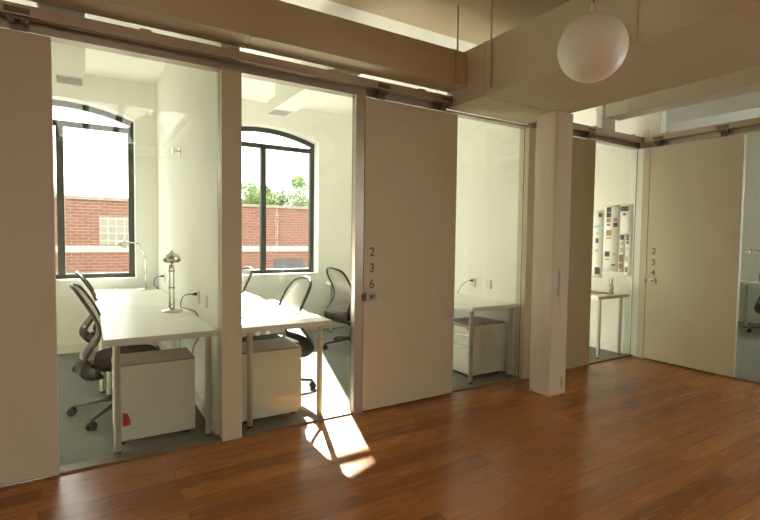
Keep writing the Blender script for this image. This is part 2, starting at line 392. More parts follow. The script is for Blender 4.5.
plain_window('window_11', (0.03, QY0, 0.8), (0.08, QY1, 2.7), 1, 'added fill light window behind the camera')  # added out of view to light the doors from the right
plain_window('window_4', (XR+0.03, RY0, 0.45), (XR+0.08, RY1, 3.0), 1, 'added unseen window lighting the right hand office')  # unseen opening, placed and sized to brighten this office
struct(boxes('baseboard_back', [((-7.2, YB-0.014, 0), (XW12a, YB, 0.10)), ((XW12b, YB-0.014, 0), (XW23a, YB, 0.10))], 'baseboard_paint'))
struct(boxes('baseboard_partition', [((XW12a-0.014, 0.13, 0), (XW12a, YB-0.014, 0.10)), ((XW23a-0.014, 0.13, 0), (XW23a, YB-0.014, 0.10)), ((0.016, 0.13, 0), (0.03, YB-0.014, 0.10))], 'baseboard_paint'))
struct(boxes('baseboard_right', [((XR-0.014, YR0, 0), (XR, YB, 0.10))], 'baseboard_paint'))

# ------------------------------------------------------------------ front partitions: posts, header, glass, thresholds
struct(boxes('trim_1', [((-4.757, 0.0, 0), (-4.627, 0.12, 2.445))], 'post_paint', bev=0.002), 'beige wall end between the two left glass fronts')
struct(boxes('trim_2', [((-1.882, 0.0, 0), (-1.758, 0.12, 2.445))], 'post_paint', bev=0.002), 'beige wall end left of the column')
struct(boxes('trim_3', [((0.0, -0.113, 0), (0.10, -0.035, 2.449))], 'post_paint', bev=0.002), 'beige corner post left of door 234')
# header running above glass and doors
struct(boxes('trim_4', [((-7.2, 0.03, 2.450), (-2.9, 0.115, 2.557)), ((-2.9, 0.03, 2.450), (-1.87, 0.115, 2.468)), ((-1.87, 0.03, 2.450), (0.10, 0.115, 2.557))], 'aluminium'), 'metal header above the glass fronts')
struct(boxes('trim_5', [((0.03, -4.3, 2.450), (0.115, 0.03, 2.557))], 'aluminium'), 'metal header above the right hand glass')
struct(boxes('trim_6', [((-6.6, 0.05, -0.005), (-5.66, 0.105, 0.012)), ((-5.66, 0.012, -0.005), (-4.757, 0.105, 0.012)), ((-4.627, 0.012, -0.005), (-3.768, 0.105, 0.012)), ((-3.69, 0.05, -0.005), (-2.775, 0.105, 0.012)), ((-2.775, 0.03, -0.005), (-1.882, 0.105, 0.012)), ((-1.758, 0.05, -0.005), (-0.845, 0.105, 0.012)), ((-0.845, 0.03, -0.005), (0.03, 0.105, 0.012))], 'threshold_metal'), 'metal thresholds under the glass')
struct(boxes('trim_7', [((0.02, -4.3, -0.005), (0.105, -1.03, 0.014)), ((0.05, -1.03, -0.005), (0.105, -0.113, 0.014))], 'threshold_metal'), 'metal threshold of the right hand office')
# aluminium latch post of office 236
struct(boxes('trim_8', [((-3.768, 0.014, 0), (-3.762, 0.05, 2.449)), ((-3.768, 0.002, 0), (-3.695, 0.014, 2.449)), ((-3.762, 0.038, 0), (-3.695, 0.05, 2.449))], 'aluminium'), 'tall aluminium latch post left of door 236')
GL = [(-6.6, -4.757, 'of the left office'), (-4.627, -3.768, 'left of the latch post'), (-2.85, -1.882, 'right of door 236'), (-0.90, 0.030, 'at the corner office')]
wi = 6
for a, b, l in GL:
    f = struct(boxes('window_%d' % wi, [((a, 0.051, 0.012), (a+0.002, 0.059, 2.45)), ((b-0.002, 0.051, 0.012), (b, 0.059, 2.45))], 'dark_metal'), 'full height glass front '+l)
    boxes('pane', [((a+0.004, YG-0.0005, 0.012), (b-0.004, YG+0.0005, 2.450))], 'office_glass', f); wi += 1
f = struct(boxes('window_%d' % wi, [((0.05, -1.026, 0.012), (0.06, -1.020, 2.449))], 'dark_metal'), 'full height glass front of the right hand office')
boxes('pane', [((YG-0.0005, -4.25, 0.012), (YG+0.0005, -1.02, 2.449))], 'office_glass', f)

# ------------------------------------------------------------------ sliding doors
def text_mesh(ch, size, M, mat, parent, name):
    cu = bpy.data.curves.new('t', 'FONT'); cu.body = ch; cu.size = size; cu.extrude = 0.0006; cu.align_x = 'CENTER'
    cu.offset = 0.0016
    t = bpy.data.objects.new('t', cu); COL.objects.link(t)
    dg = bpy.context.evaluated_depsgraph_get(); me = bpy.data.meshes.new_from_object(t.evaluated_get(dg))
    bpy.data.objects.remove(t); bpy.data.curves.remove(cu)
    me.transform(M); me.materials.clear(); me.materials.append(MATS[mat]); me.name = name
    o = bpy.data.objects.new(name, me); COL.objects.link(o); o.parent = parent
    return o
def hanger(parent, u, axis):
    """roller hanger: strap on the door, plate and bolts over the rail. axis 0: door along X, 1: along Y"""
    def B(u0, d0, z0, u1, d1, z1): return ((u0, d0, z0), (u1, d1, z1)) if axis == 0 else ((d0, u0, z0), (d1, u1, z1))
    bm = bmesh.new()
    box(bm, *B(u-0.035, -0.012, 2.437, u+0.035, -0.002, 2.499))
    box(bm, *B(u-0.055, -0.063, 2.510, u+0.055, -0.056, 2.538), bev=0.002)
    box(bm, *B(u-0.045, -0.056, 2.478, u+0.045, -0.012, 2.492))
    for s in (-1, 1):
        p = (u+s*0.035, -0.070, 2.524) if axis == 0 else (-0.070, u+s*0.035, 2.524)
        q = (p[0], -0.056, 2.524) if axis == 0 else (-0.056, p[1], 2.524)
        tube(bm, [p, q], 0.008, 8)
        p = (u+s*0.025, -0.05, 2.474) if axis == 0 else (-0.05, u+s*0.025, 2.474)
        q = (p[0], -0.02, 2.474) if axis == 0 else (-0.02, p[1], 2.474)
        tube(bm, [p, q], 0.012, 12)
    return build('roller_hanger', bm, 'dark_metal', parent)
def lock(parent, u, z, axis, sgn=1):
    bm = bmesh.new()
    n = 14
    def P(a, d, c): return (a, d, c) if axis == 0 else (d, a, c)
    # D shaped pull plate
    prof = [(0, -0.040), (0.055, -0.040)]+[(0.055+0.040*math.sin(PI*k/n), -0.040*math.cos(PI*k/n)) for k in range(1, n)]+[(0.055, 0.040), (0, 0.040)]
    f0 = [bm.verts.new(P(u+sgn*a, 0.0, z+b)) for a, b in prof]; f1 = [bm.verts.new(P(u+sgn*a, -0.014, z+b)) for a, b in prof]
    bm.faces.new(f0); bm.faces.new(f1[::-1])
    for i in range(len(prof)): bm.faces.new((f0[i], f0[(i+1) % len(prof)], f1[(i+1) % len(prof)], f1[i]))
    o = build('door_handle', bm, 'handle_metal', parent)
    bm = bmesh.new()
    tube(bm, [P(u+sgn*0.055, -0.014, z), P(u+sgn*0.055, -0.026, z)], 0.017, 16)
    build('thumb_turn', bm, 'dark_metal', o)
    for kz in (-0.024, -0.004, 0.016):
        a, b = P(u-sgn*0.022, -0.012, z+kz-0.006), P(u-sgn*0.004, 0.0, z+kz+0.008)
    bm = bmesh.new()
    for kz in (-0.028, -0.009, 0.010): box(bm, P(u-sgn*0.030, -0.013, z+kz), P(u-sgn*0.006, -0.0005, z+kz+0.015))
    build('hasp', bm, 'dark_metal', o)
def sliding_door(n, u0, u1, axis, hang, label):
    lo, hi = ((u0, 0.0, 0.012), (u1, 0.045, 2.436)) if axis == 0 else ((0.0, u0, 0.012), (0.045, u1, 2.436))
    d = struct(boxes('door_%d' % n, [(lo, hi)], 'panel_bounce_tint', bev=0.003), label)
    for h in hang: hanger(d, h, axis)
    return d
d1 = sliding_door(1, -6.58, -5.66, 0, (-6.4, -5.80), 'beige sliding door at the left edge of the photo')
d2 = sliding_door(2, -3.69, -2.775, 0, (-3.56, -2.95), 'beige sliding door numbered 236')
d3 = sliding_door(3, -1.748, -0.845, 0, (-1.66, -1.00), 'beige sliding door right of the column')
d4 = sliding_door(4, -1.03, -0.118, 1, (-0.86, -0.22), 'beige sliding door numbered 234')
lock(d2, -3.672, 0.914, 0, 1)
lock(d4, -0.137, 0.914, 1, -1)
RX = Matrix.Rotation(PI/2, 4, 'X')
for i, (ch, z) in enumerate((('2', 1.227), ('3', 1.103), ('6', 0.978))):
    text_mesh(ch, 0.098, Matrix.Translation((-3.617, -0.0008, z)) @ RX, 'number_grey', d2, 'numeral')
for i, (ch, z) in enumerate((('2', 1.227), ('3', 1.098), ('4', 0.976))):
    text_mesh(ch, 0.098, Matrix.Translation((-0.0008, -0.196, z)) @ Matrix.Rotation(-PI/2, 4, 'Z') @ RX, 'number_grey', d4, 'numeral')

# ------------------------------------------------------------------ rails
def rail(name, u0, u1, axis, brackets, label):
    bm = bmesh.new()
    def B(a, b, mi=0): 
        box(bm, a if axis == 0 else (a[1], a[0], a[2]), b if axis == 0 else (b[1], b[0], b[2]), mi)
    B((u0, -0.055, 2.500), (u1, -0.049, 2.557)); B((u0, -0.049, 2.551), (u1, -0.004, 2.557)); B((u0, -0.010, 2.500), (u1, -0.004, 2.551))
    B((u0, -0.049, 2.500), (u1, -0.038, 2.504)); B((u0, -0.021, 2.500), (u1, -0.010, 2.504))
    o = build(name, bm, 'track_metal'); tag(o, label, 'door track')
    for b in brackets:
        bm = bmesh.new()
        B((b-0.035, -0.004, 2.505), (b+0.035, 0.030, 2.550)); B((b-0.03, -0.060, 2.557), (b+0.03, 0.0, 2.566))
        build('bracket', bm, 'track_metal', o)
    for e in (u0, u1):
        bm = bmesh.new(); B((e-0.004, -0.057, 2.497), (e+0.004, -0.002, 2.56)); build('end_cap', bm, 'dark_metal', o)
rail('sliding_door_track', -7.6, -2.895, 0, (-7.2, -6.1, -5.2, -4.69, -4.0, -3.2), 'long brown metal sliding door track over the left glass fronts')
rail('sliding_door_track', -1.90, -0.064, 0, (-1.80, -0.95, -0.25), 'short sliding door track between the column and the room corner')
rail('sliding_door_track', -4.2, -0.064, 1, (-0.30, -1.2, -2.4), 'sliding door track above door 234 on the right')

# ------------------------------------------------------------------ column
bm = bmesh.new(); box(bm, (-2.095, -0.477, 0), (-1.872, -0.262, 2.471), bev=0.006)
o = build('wooden_column', bm, 'column_paint'); tag(o, 'square cream painted wooden column with scuffs standing on the wood floor', 'column')

# ------------------------------------------------------------------ ducts
def duct(name, a, b, seams, axis, label, group=None, mat='duct_paint'):
    bm = bmesh.new(); box(bm, a, b, bev=0.003)
    o = build(name, bm, mat); tag(o, label, 'air duct', group)
    for s in seams:
        bm = bmesh.new(); lo, hi = list(a), list(b)
        for k in range(3):
            if k != axis: lo[k] -= 0.004; hi[k] += 0.004
        lo[axis], hi[axis] = s-0.006, s+0.006
        # ring flange
        box(bm, (lo[0], lo[1], lo[2]), (hi[0], hi[1], hi[2]), bev=0.0015)
        build('flange', bm, mat, o)
    return o
da = duct('air_duct', (-12.48, -0.222, 2.60), (-2.885, -0.006, 2.862), (-7.2, -5.9, -4.62, -3.02), 0, 'long beige duct running above the left glass fronts')
db = duct('air_duct', (-2.88, YO, 2.472), (-1.905, 0.024, 2.885), (-0.42, -1.62, -2.85), 1, 'widest beige duct resting on the column and passing the globe lamp')
dc = duct('air_duct', (-0.70, YO, 2.70), (-0.46, -0.002, 2.888), (-1.42, -0.02), 1, 'narrow grey beige duct ending at the wall right of the column', None, 'grey_duct')
# seam across the underside of the wide duct, stub above the rail, straps
for x, l in ((-5.61, 'branch duct with ceiling grille in the left office'), (-3.84, 'branch duct with grille in the middle office')):
    bm = bmesh.new(); box(bm, (x-0.11, -0.004, 2.60), (x+0.11, 1.30, 2.84), bev=0.003); box(bm, (x-0.075, 1.30, 2.63), (x+0.075, 1.60, 2.75))
    o = build('branch_duct', bm, 'office_ceiling'); tag(o, l, 'air duct')
    bm = bmesh.new(); box(bm, (x-0.10, 1.36, 2.612), (x+0.10, 1.60, 2.6295))
    g = build('air_grille', bm, 'white_plastic', o)
    bm = bmesh.new()
    for k in range(8): box(bm, (x-0.085, 1.385+k*0.025, 2.606), (x+0.085, 1.397+k*0.025, 2.612))
    build('louvre', bm, 'ink_grey', g)
o = boxes('duct_hanger', [((-0.70, 0.035, 2.506), (-0.46, 0.11, 3.2))], 'office_wall'); 
struct(o); o.name = 'trim_9'; o['label'] = 'stub wall above the track at the end of the narrow duct'
for pts, l in (([(-2.893, -0.50, 2.53), (-2.893, -0.50, 3.2)], 'thin hanger rod on the side of the wide duct'),
               ([(-2.995, -0.235, 2.66), (-2.995, -0.235, 3.2)], 'thin hanger rod in front of the long duct end')):
    bm = bmesh.new(); tube(bm, pts, 0.007, 8); p = Vector(pts[0])
    box(bm, p-Vector((0.008, 0.008, 0.012)), p+Vector((0.008, 0.008, 0.012)))
    tag(build('hanger_rod', bm, 'duct_paint'), l, 'rod')

# soffit strip inside the right hand office, seen above the track
struct(boxes('trim_10', [((1.17, YR0, 2.94), (1.60, YB, CEIL-0.02))], 'office_wall'), 'boxed soffit in the right hand office')
struct(boxes('trim_11', [((1.10, YR0, CEIL-0.02), (1.64, YB, CEIL))], 'white_plastic'))

# ------------------------------------------------------------------ pendant globes
def globe(loc, label):
    t = empty('pendant_globe_lamp', loc); tag(t, label, 'pendant lamp', None)
    bm = bmesh.new(); r = 0.168
    lathe(bm, [(0 if k in (0, 24) else r*math.sin(PI*k/24), -r*math.cos(PI*k/24)) for k in range(25)], 40); build('globe', bm, 'opal_glass', t)
    bm = bmesh.new(); lathe(bm, [(0, r+0.055), (0.012, r+0.055), (0.014, r+0.01), (0.035, r-0.004), (0.035, r-0.012), (0, r-0.012)], 20); build('holder', bm, 'white_plastic', t)
    bm = bmesh.new(); tube(bm, [(0, 0, r+0.05), (0, 0, CEIL-loc[2]-0.02)], 0.003, 8); build('cord', bm, 'black_plastic', t)
    bm = bmesh.new(); lathe(bm, [(0, CEIL-loc[2]-0.03), (0.05, CEIL-loc[2]-0.02), (0.055, CEIL-loc[2]), (0, CEIL-loc[2])], 20); build('ceiling_rose', bm, 'white_plastic', t)
globe((-3.283, -1.63, 2.356), 'white glass globe lamp hanging in front of the wide duct')
globe((-4.95, -2.29, 2.44), 'globe lamp seen only as a reflection in the left glass front')

# ------------------------------------------------------------------ desks
def desk(x0, x1, y0, y1, lx0, lx1, ly0, label, group=None):
    t = empty('desk', ((x0+x1)/2, (y0+y1)/2, 0)); tag(t, label, 'desk', group)
    cx, cy = (x0+x1)/2, (y0+y1)/2
    bm = bmesh.new(); box(bm, (x0-cx, y0-cy, 0.697), (x1-cx, y1-cy, 0.735), bev=0.002); build('tabletop', bm, 'desk_white', t)
    for lx in (lx0, lx1):
        for ly in (ly0, y1-0.06):
            bm = bmesh.new()
            lathe(bm, [(0, 0.02), (0.0205, 0.02), (0.0205, 0.690), (0.034, 0.690), (0.034, 0.697), (0, 0.697)], 16, (lx-cx, ly-cy, 0))
            lathe(bm, [(0, 0), (0.019, 0), (0.019, 0.0199), (0, 0.0199)], 16, (lx-cx, ly-cy, 0), 1)
            build('leg', bm, ['leg_white', 'black_plastic'], t)
desk(-5.43, -4.772, 0.085, 1.44, -5.362, -4.815, 0.145, 'white desk nearest the glass in the left office, silver lamp on it')
desk(-5.45, -4.772, 1.455, 3.10, -5.41, -4.83, 1.52, 'white desk under the window in the left office')
desk(-4.625, -3.915, 0.085, 1.44, -4.535, -3.995, 0.135, 'sunlit white desk nearest the glass in the middle office')
desk(-4.625, -3.98, 1.455, 2.95, -4.535, -4.05, 1.52, 'white desk end behind the sunlit desk in the middle office')
desk(-2.48, -1.849, 0.085, 1.44, -2.44, -1.925, 0.140, 'white desk right of door 236, over a small cabinet')
desk(-2.58, -1.849, 1.60, 3.05, -2.53, -1.93, 1.68, 'white desk in the far right corner of the middle office')
desk(-0.58, 0.013, 0.085, 1.44, -0.47, -0.055, 0.145, 'white desk under the pinned prints')
desk(3.42, 4.12, -1.20, 0.27, 3.49, 4.06, 0.20, 'white desk by the far wall of the right hand office, leg in view')
desk(3.60, 4.12, 0.45, 1.75, 3.67, 4.06, 0.55, 'white desk behind door 234 with only its end showing')

# ------------------------------------------------------------------ cabinets
def cabinet(x0, x1, y0, y1, face, label):
    cx, cy = (x0+x1)/2, (y0+y1)/2; w, d = (x1-x0)/2, (y1-y0)/2
    t = empty('drawer_cabinet', (cx, cy, 0)); tag(t, label, 'cabinet')
    H = 0.535
    bm = bmesh.new(); box(bm, (-w+0.018 if face < 0 else -w, -d, 0.035), (w if face < 0 else w-0.018, d, H-0.012), bev=0.004); build('body', bm, 'cabinet_white', t)
    bm = bmesh.new(); box(bm, (-w, -d, H-0.012), (w, d, H), bev=0.002); build('top_panel', bm, 'cabinet_top', t)
    zs = [(0.06, 0.315), (0.322, 0.435), (0.442, 0.518)]
    for a, b in zs:
        fx = -w if face < 0 else w-0.017
        dr = boxes('drawer', [((fx, -d+0.004, a), (fx+0.017, d-0.004, b))], 'cabinet_white', t, 0.002)
        hx = fx-0.006 if face < 0 else fx+0.017
        boxes('handle', [((hx, -d+0.03, b-0.016), (hx+0.006, d-0.03, b-0.004))], 'nickel', dr)
    bm = bmesh.new(); sx = -w-0.004 if face < 0 else w; tube(bm, [(sx, -d+0.05, 0.492), (sx+0.004, -d+0.05, 0.492)], 0.011, 12)
    o = build('lock', bm, 'dark_metal', t)
    for sx in (-1, 1):
        for sy in (-1, 1):
            bm = bmesh.new(); c = (sx*(w-0.05), sy*(d-0.05))
            tube(bm, [(c[0]-0.012, c[1], 0.018), (c[0]+0.012, c[1], 0.018)], 0.018, 14); box(bm, (c[0]-0.01, c[1]-0.01, 0.02), (c[0]+0.01, c[1]+0.01, 0.035))
            build('caster', bm, 'black_plastic', t)
    return t, w, d
t, w, d = cabinet(-5.372, -4.885, 0.235, 0.565, -1, 'small drawer cabinet under the near desk of the left office, red tag on its side')
bm = bmesh.new()
pr = [(0.0, 0.225), (0.028, 0.215), (0.045, 0.165), (0.045, 0.14), (0.0, 0.135)]
def tagmesh(x, d, s=1):
    bm = bmesh.new(); a = [bm.verts.new((x+p[0]*s, -d-0.001, p[1])) for p in pr]; b = [bm.verts.new((x+p[0]*s, -d-0.004, p[1])) for p in pr]
    bm.faces.new(a); bm.faces.new(b[::-1])
    for i in range(5): bm.faces.new((a[i], a[(i+1) % 5], b[(i+1) % 5], b[i]))
    return bm
o = build('tag', tagmesh(-w+0.045, d), 'red_plastic', t); o['label'] = 'red tag'
cabinet(-4.585, -4.12, 0.19, 0.55, 1, 'small drawer cabinet under the sunlit desk, sun flecks on its side')
t, w, d = cabinet(-2.355, -1.90, 0.235, 0.62, -1, 'small drawer cabinet right of door 236, keyhole in its top drawer')
o = build('tag', tagmesh(-w+0.002, d, 0.35), 'red_plastic', t); o['label'] = 'red tag'

# ------------------------------------------------------------------ mesh office chairs (facing +X)
def chair_back_point(s, v):
    """s 0..1 bottom to top, v -1..1 across; returns a point of the curved back"""
    prof = [(-0.13, 0.335), (-0.215, 0.345), (-0.262, 0.40), (-0.245, 0.47), (-0.195, 0.55), (-0.150, 0.63), (-0.150, 0.71), (-0.185, 0.80), (-0.235, 0.89), (-0.272, 0.95), (-0.296, 0.98)]
    wid = [0.17, 0.215, 0.235, 0.225, 0.205, 0.195, 0.20, 0.205, 0.20, 0.175, 0.13]
    t = s*(len(prof)-1); i = min(int(t), len(prof)-2); u = t-i
    def cr(a, b, c, d, u): return 0.5*((2*b)+(c-a)*u+(2*a-5*b+4*c-d)*u*u+(3*b-a-3*c+d)*u**3)
    ii = [max(i-1, 0), i, i+1, min(i+2, len(prof)-1)]
    x = cr(*[prof[k][0] for k in ii], u); z = cr(*[prof[k][1] for k in ii], u); w = cr(*[wid[k] for k in ii], u)
    return Vector((x-0.028*(1-v*v), w*v, z+0.018*(1-v*v)*(1 if s > 0.9 else 0)))
def make_chair(loc, rz, label, group=None):
    t = empty('office_chair', loc, rz); tag(t, label, 'chair', group)
    bm = bmesh.new()
    for side in (-1, 1): tube(bm, [chair_back_point(s/40, side) for s in range(41)], 0.0135, 8)
    tube(bm, [chair_back_point(1, -1+2*k/12) for k in range(13)], 0.0125, 8)
    tube(bm, [chair_back_point(0.0, -1+2*k/12) for k in range(13)], 0.012, 8)
    build('back_frame', bm, 'chair_frame', t)
    bm = bmesh.new(); g = [[bm.verts.new(chair_back_point(0.31+0.69*i/24, -1+2*j/12)) for j in range(13)] for i in range(25)]
    for i in range(24):
        for j in range(12): f = bm.faces.new((g[i][j], g[i][j+1], g[i+1][j+1], g[i+1][j])); f.smooth = True
    build('back_mesh', bm, 'chair_mesh', t)
    bm = bmesh.new(); g = [[[bm.verts.new(chair_back_point(0.02+0.30*i/10, -1+2*j/12)+Vector((o, 0, 0))) for j in range(13)] for i in range(11)] for o in (0.008, -0.014)]
    for q in g:
        for i in range(10):
            for j in range(12): f = bm.faces.new((q[i][j], q[i][j+1], q[i+1][j+1], q[i+1][j])); f.smooth = True
    for i in range(10):
        for j in (0, 12): bm.faces.new((g[0][i][j], g[0][i+1][j], g[1][i+1][j], g[1][i][j]))
    for j in range(12):
        for i in (0, 10): bm.faces.new((g[0][i][j], g[0][i][j+1], g[1][i][j+1], g[1][i][j]))
    build('lumbar_shell', bm, 'black_plastic', t)
    # seat cushion: rounded pad with a waterfall front
    bm = bmesh.new(); n = 28; rings = []
    for sc, z in ((0.0, 0.405), (0.80, 0.405), (0.97, 0.415), (1.0, 0.435), (0.97, 0.455), (0.85, 0.466), (0.0, 0.462)):
        ring = []
        for k in range(n):
            a = 2*PI*k/n; cx = abs(math.cos(a))**0.55*math.copysign(1, math.cos(a)); sy = abs(math.sin(a))**0.55*math.copysign(1, math.sin(a))
            x = 0.045+0.235*cx*sc; y = 0.245*sy*sc
            ring.append(bm.verts.new((x, y, z-(0.03*max(0, (x-0.16)/0.12)**2)+0.01*abs(y/0.245)**2)))
        rings.append(ring)
    for a, b in zip(rings, rings[1:]):
        for k in range(n): f = bm.faces.new((a[k], a[(k+1) % n], b[(k+1) % n], b[k])); f.smooth = True
    bmesh.ops.remove_doubles(bm, verts=bm.verts, dist=0.0001)
    build('seat', bm, 'seat_fabric', t)
    bm = bmesh.new(); box(bm, (-0.10, -0.08, 0.345), (0.12, 0.08, 0.404), bev=0.012)
    tube(bm, [(-0.02, 0, 0.36), (-0.12, 0, 0.35), (-0.205, 0, 0.39)], [0.025, 0.022, 0.02], 8)
    tube(bm, [(0.05, -0.08, 0.37), (0.05, -0.21, 0.365)], 0.007, 8)
    build('tilt_mechanism', bm, 'black_plastic', t)
    bm = bmesh.new(); lathe(bm, [(0, 0.10), (0.028, 0.10), (0.028, 0.24), (0.018, 0.24), (0.018, 0.35), (0, 0.35)], 16); build('gas_lift', bm, 'chair_metal', t)
    bm = bmesh.new(); lathe(bm, [(0, 0.075), (0.05, 0.08), (0.05, 0.12), (0.03, 0.145), (0, 0.145)], 20); build('hub', bm, 'chair_metal', t)
    for k in range(5):
        a = 2*PI*k/5+0.35; c, s = math.cos(a), math.sin(a)
        bm = bmesh.new(); tube(bm, [(0.03*c, 0.03*s, 0.12), (0.16*c, 0.16*s, 0.102), (0.34*c, 0.34*s, 0.076), (0.355*c, 0.355*s, 0.07)], [0.024, 0.020, 0.015, 0.012], 8, flat=0.8)
        lg = build('leg', bm, 'chair_metal', t)
        bm = bmesh.new(); px, py = 0.355*c, 0.355*s; ux, uy = -s, c
        for q in (-1, 1): tube(bm, [(px+ux*q*0.006, py+uy*q*0.006, 0.028), (px+ux*q*0.024, py+uy*q*0.024, 0.028)], 0.028, 14)
        tube(bm, [(px-ux*0.022, py-uy*0.022, 0.042), (px+ux*0.022, py+uy*0.022, 0.042)], 0.022, 12)
        tube(bm, [(px, py, 0.05), (px, py, 0.072)], 0.009, 8)
        build('caster', bm, 'black_plastic', lg)
    return t
chair = make_chair((-5.285, 0.92, 0), -0.05, 'black office chair at the near desk of the left office, curved mesh back')
def place(x, y, rz, label):
    c = copy_tree(chair); c.location = (x, y, 0); c.rotation_euler.z = rz; c['label'] = label
place(-5.28, 2.30, 0.0, 'office chair at the window desk of the left office, behind the nearer chair')
place(-4.13, 0.82, PI+0.10, 'office chair tucked under the sunlit desk, pale mesh back lit by the sun')
place(-4.20, 2.35, PI+0.12, 'office chair cut off by the beige wall end, in front of the middle office window')
place(-2.70, 2.0, 0.12, 'office chair turned away at the right rear desk of the middle office')
place(-0.70, 1.02, 0.0, 'office chair half hidden behind the column side door, at the desk with prints')
place(3.12, -0.36, 0.1, 'office chair at the right edge of the photo in the right hand office')

# ------------------------------------------------------------------ desk lamps (arm toward +X)
def make_lamp(loc, rz, label, hz, ax):
    t = empty('desk_lamp', loc, rz); tag(t, label, 'desk lamp')
    bm = bmesh.new(); lathe(bm, [(0, 0), (0.084, 0), (0.086, 0.006), (0.080, 0.012), (0.03, 0.018), (0.016, 0.03), (0, 0.03)], 28); build('base', bm, 'nickel', t)
    bm = bmesh.new()
    for s in (-1, 1): tube(bm, [(0, s*0.016, 0.025), (0, s*0.016, 0.36)], 0.007, 8)
    for z in (0.05, 0.19, 0.33): box(bm, (-0.008, -0.026, z), (0.008, 0.026, z+0.014), bev=0.002)
    build('post', bm, 'nickel', t)
    bm = bmesh.new(); tube(bm, [(0, -0.022, 0.372), (0, 0.022, 0.372)], 0.017, 14); build('joint', bm, 'nickel', t)
    bm = bmesh.new(); tube(bm, [(0, 0, 0.372), (ax, 0, hz)], 0.009, 8); tube(bm, [(ax, -0.018, hz), (ax, 0.018, hz)], 0.013, 12)
    tube(bm, [(ax, 0, hz), (0.16, 0, hz+0.012), (0.215, 0, hz+0.018)], 0.009, 8); build('arm', bm, 'nickel', t)
    bm = bmesh.new(); M = Matrix.Translation((0.25, 0, hz-0.028)) @ Matrix.Rotation(-0.45, 4, 'Y') @ Matrix.Scale(0.72, 4)
    lathe(bm, [(0.088, -0.012), (0.086, 0.01), (0.076, 0.035), (0.055, 0.058), (0.028, 0.070), (0.014, 0.074), (0.014, 0.095), (0.008, 0.11), (0, 0.112)], 28, M=M)
    lathe(bm, [(0.085, -0.012), (0.083, 0.009), (0.073, 0.033), (0.053, 0.055), (0.0, 0.067)], 28, M=M)
    build('lamp_shade', bm, 'nickel', t)
    bm = bmesh.new(); lathe(bm, [(0, -0.02), (0.02, -0.012), (0.026, 0.005), (0.02, 0.025), (0.013, 0.04), (0, 0.04)], 16, M=M); build('bulb', bm, 'opal_glass', t)
    bm = bmesh.new(); tube(bm, smooth_path([(-0.07, 0, 0.007), (-0.10, 0.012, 0.005), (-0.12, -0.01, 0.004)]), 0.003, 6); build('cord', bm, 'black_plastic', t)
    return t
make_lamp((-4.91, 1.09, 0.735), -1.70, 'silver desk lamp on the near desk of the left office, seen end on', 0.475, 0.10)
make_lamp((-4.93, 2.93, 0.735), PI+0.1, 'silver swing arm desk lamp in front of the brick view, left office', 0.535, 0.07)
make_lamp((3.80, 0.10, 0.735), 1.5, 'silver desk lamp on the desk of the right hand office', 0.50, 0.085)
# ------------------------------------------------------------------ outlets, plugs, thermostat
def outlet(x, y, z, label, plug, face=-1):
    t = boxes('wall_outlet', [((x-0.012, y-0.036, z-0.048), (x, y+0.036, z+0.048))], 'white_plastic', bev=0.002); tag(t, label, 'outlet')
    bm = bmesh.new()
    for s in (-1, 1): box(bm, (x-0.0145, y-0.016, z+s*0.022-0.013), (x-0.012, y+0.016, z+s*0.022+0.013), bev=0.001)
    build('socket', bm, 'white_plastic', t)
outlet(XW12a, 0.76, 0.885, 'outlet with a plug in it above the near desk of the left office', True)
outlet(XW12a, 0.46, 0.885, 'empty outlet closest to the glass in the left office', False)
outlet(XW12a, 2.66, 0.885, 'outlet near the window corner above the far desk', True)
outlet(XW23a, 0.78, 0.885, 'outlet with a black plug above the desk right of door 236', True)
outlet(XW23a, 0.54, 0.885, 'empty outlet right of the plugged one, right of door 236', False)
outlet(XR, -0.05, 0.885, 'outlet on the far wall of the right hand office', False)
def cable(pts, label, plug=True):
    P = smooth_path(pts, 8); bm = bmesh.new(); tube(bm, P, 0.0035, 6)
    o = build('power_cord', bm, 'black_plastic'); tag(o, label, 'power cord')
    if plug:
        p = Vector(pts[0]); bm = bmesh.new(); tube(bm, [p+Vector((0.012, 0, 0)), p-Vector((0.028, 0, 0))], [0.015, 0.009], 10); build('plug', bm, 'black_plastic', o)
cable([(-4.775, 0.76, 0.907), (-4.86, 0.80, 0.895), (-4.87, 0.90, 0.80), (-4.80, 0.97, 0.76), (-4.766, 0.80, 0.745), (-4.766, 0.70, 0.60), (-4.80, 0.74, 0.5), (-4.80, 0.82, 0.42)], 'black cord drooping from the outlet behind the near desk')
cable([(-4.775, 2.66, 0.907), (-4.85, 2.68, 0.89), (-4.86, 2.80, 0.80), (-4.80, 2.88, 0.742), (-4.815, 2.93, 0.742)], 'black cord from the outlet near the window corner')
cable([(-1.855, 0.78, 0.907), (-1.91, 0.80, 0.90), (-1.935, 0.88, 0.83), (-1.93, 0.93, 0.742)], 'black cord plugged in right of door 236')
t = boxes('wall_bracket', [((XW12a-0.012, 1.55, 2.11), (XW12a, 1.59, 2.18)), ((XW12a-0.06, 1.56, 2.135), (XW12a-0.012, 1.58, 2.15)), ((XW12a-0.07, 1.54, 2.12), (XW12a-0.055, 1.60, 2.165))], 'nickel', bev=0.002)
tag(t, 'small metal fixture high on the white wall of the left office', 'wall fixture')
t = boxes('junction_box', [((-0.010, -0.085, 2.595), (0.0, -0.015, 2.655))], 'white_plastic', bev=0.002); tag(t, 'small white plate above the room corner, over the tracks', 'plate')

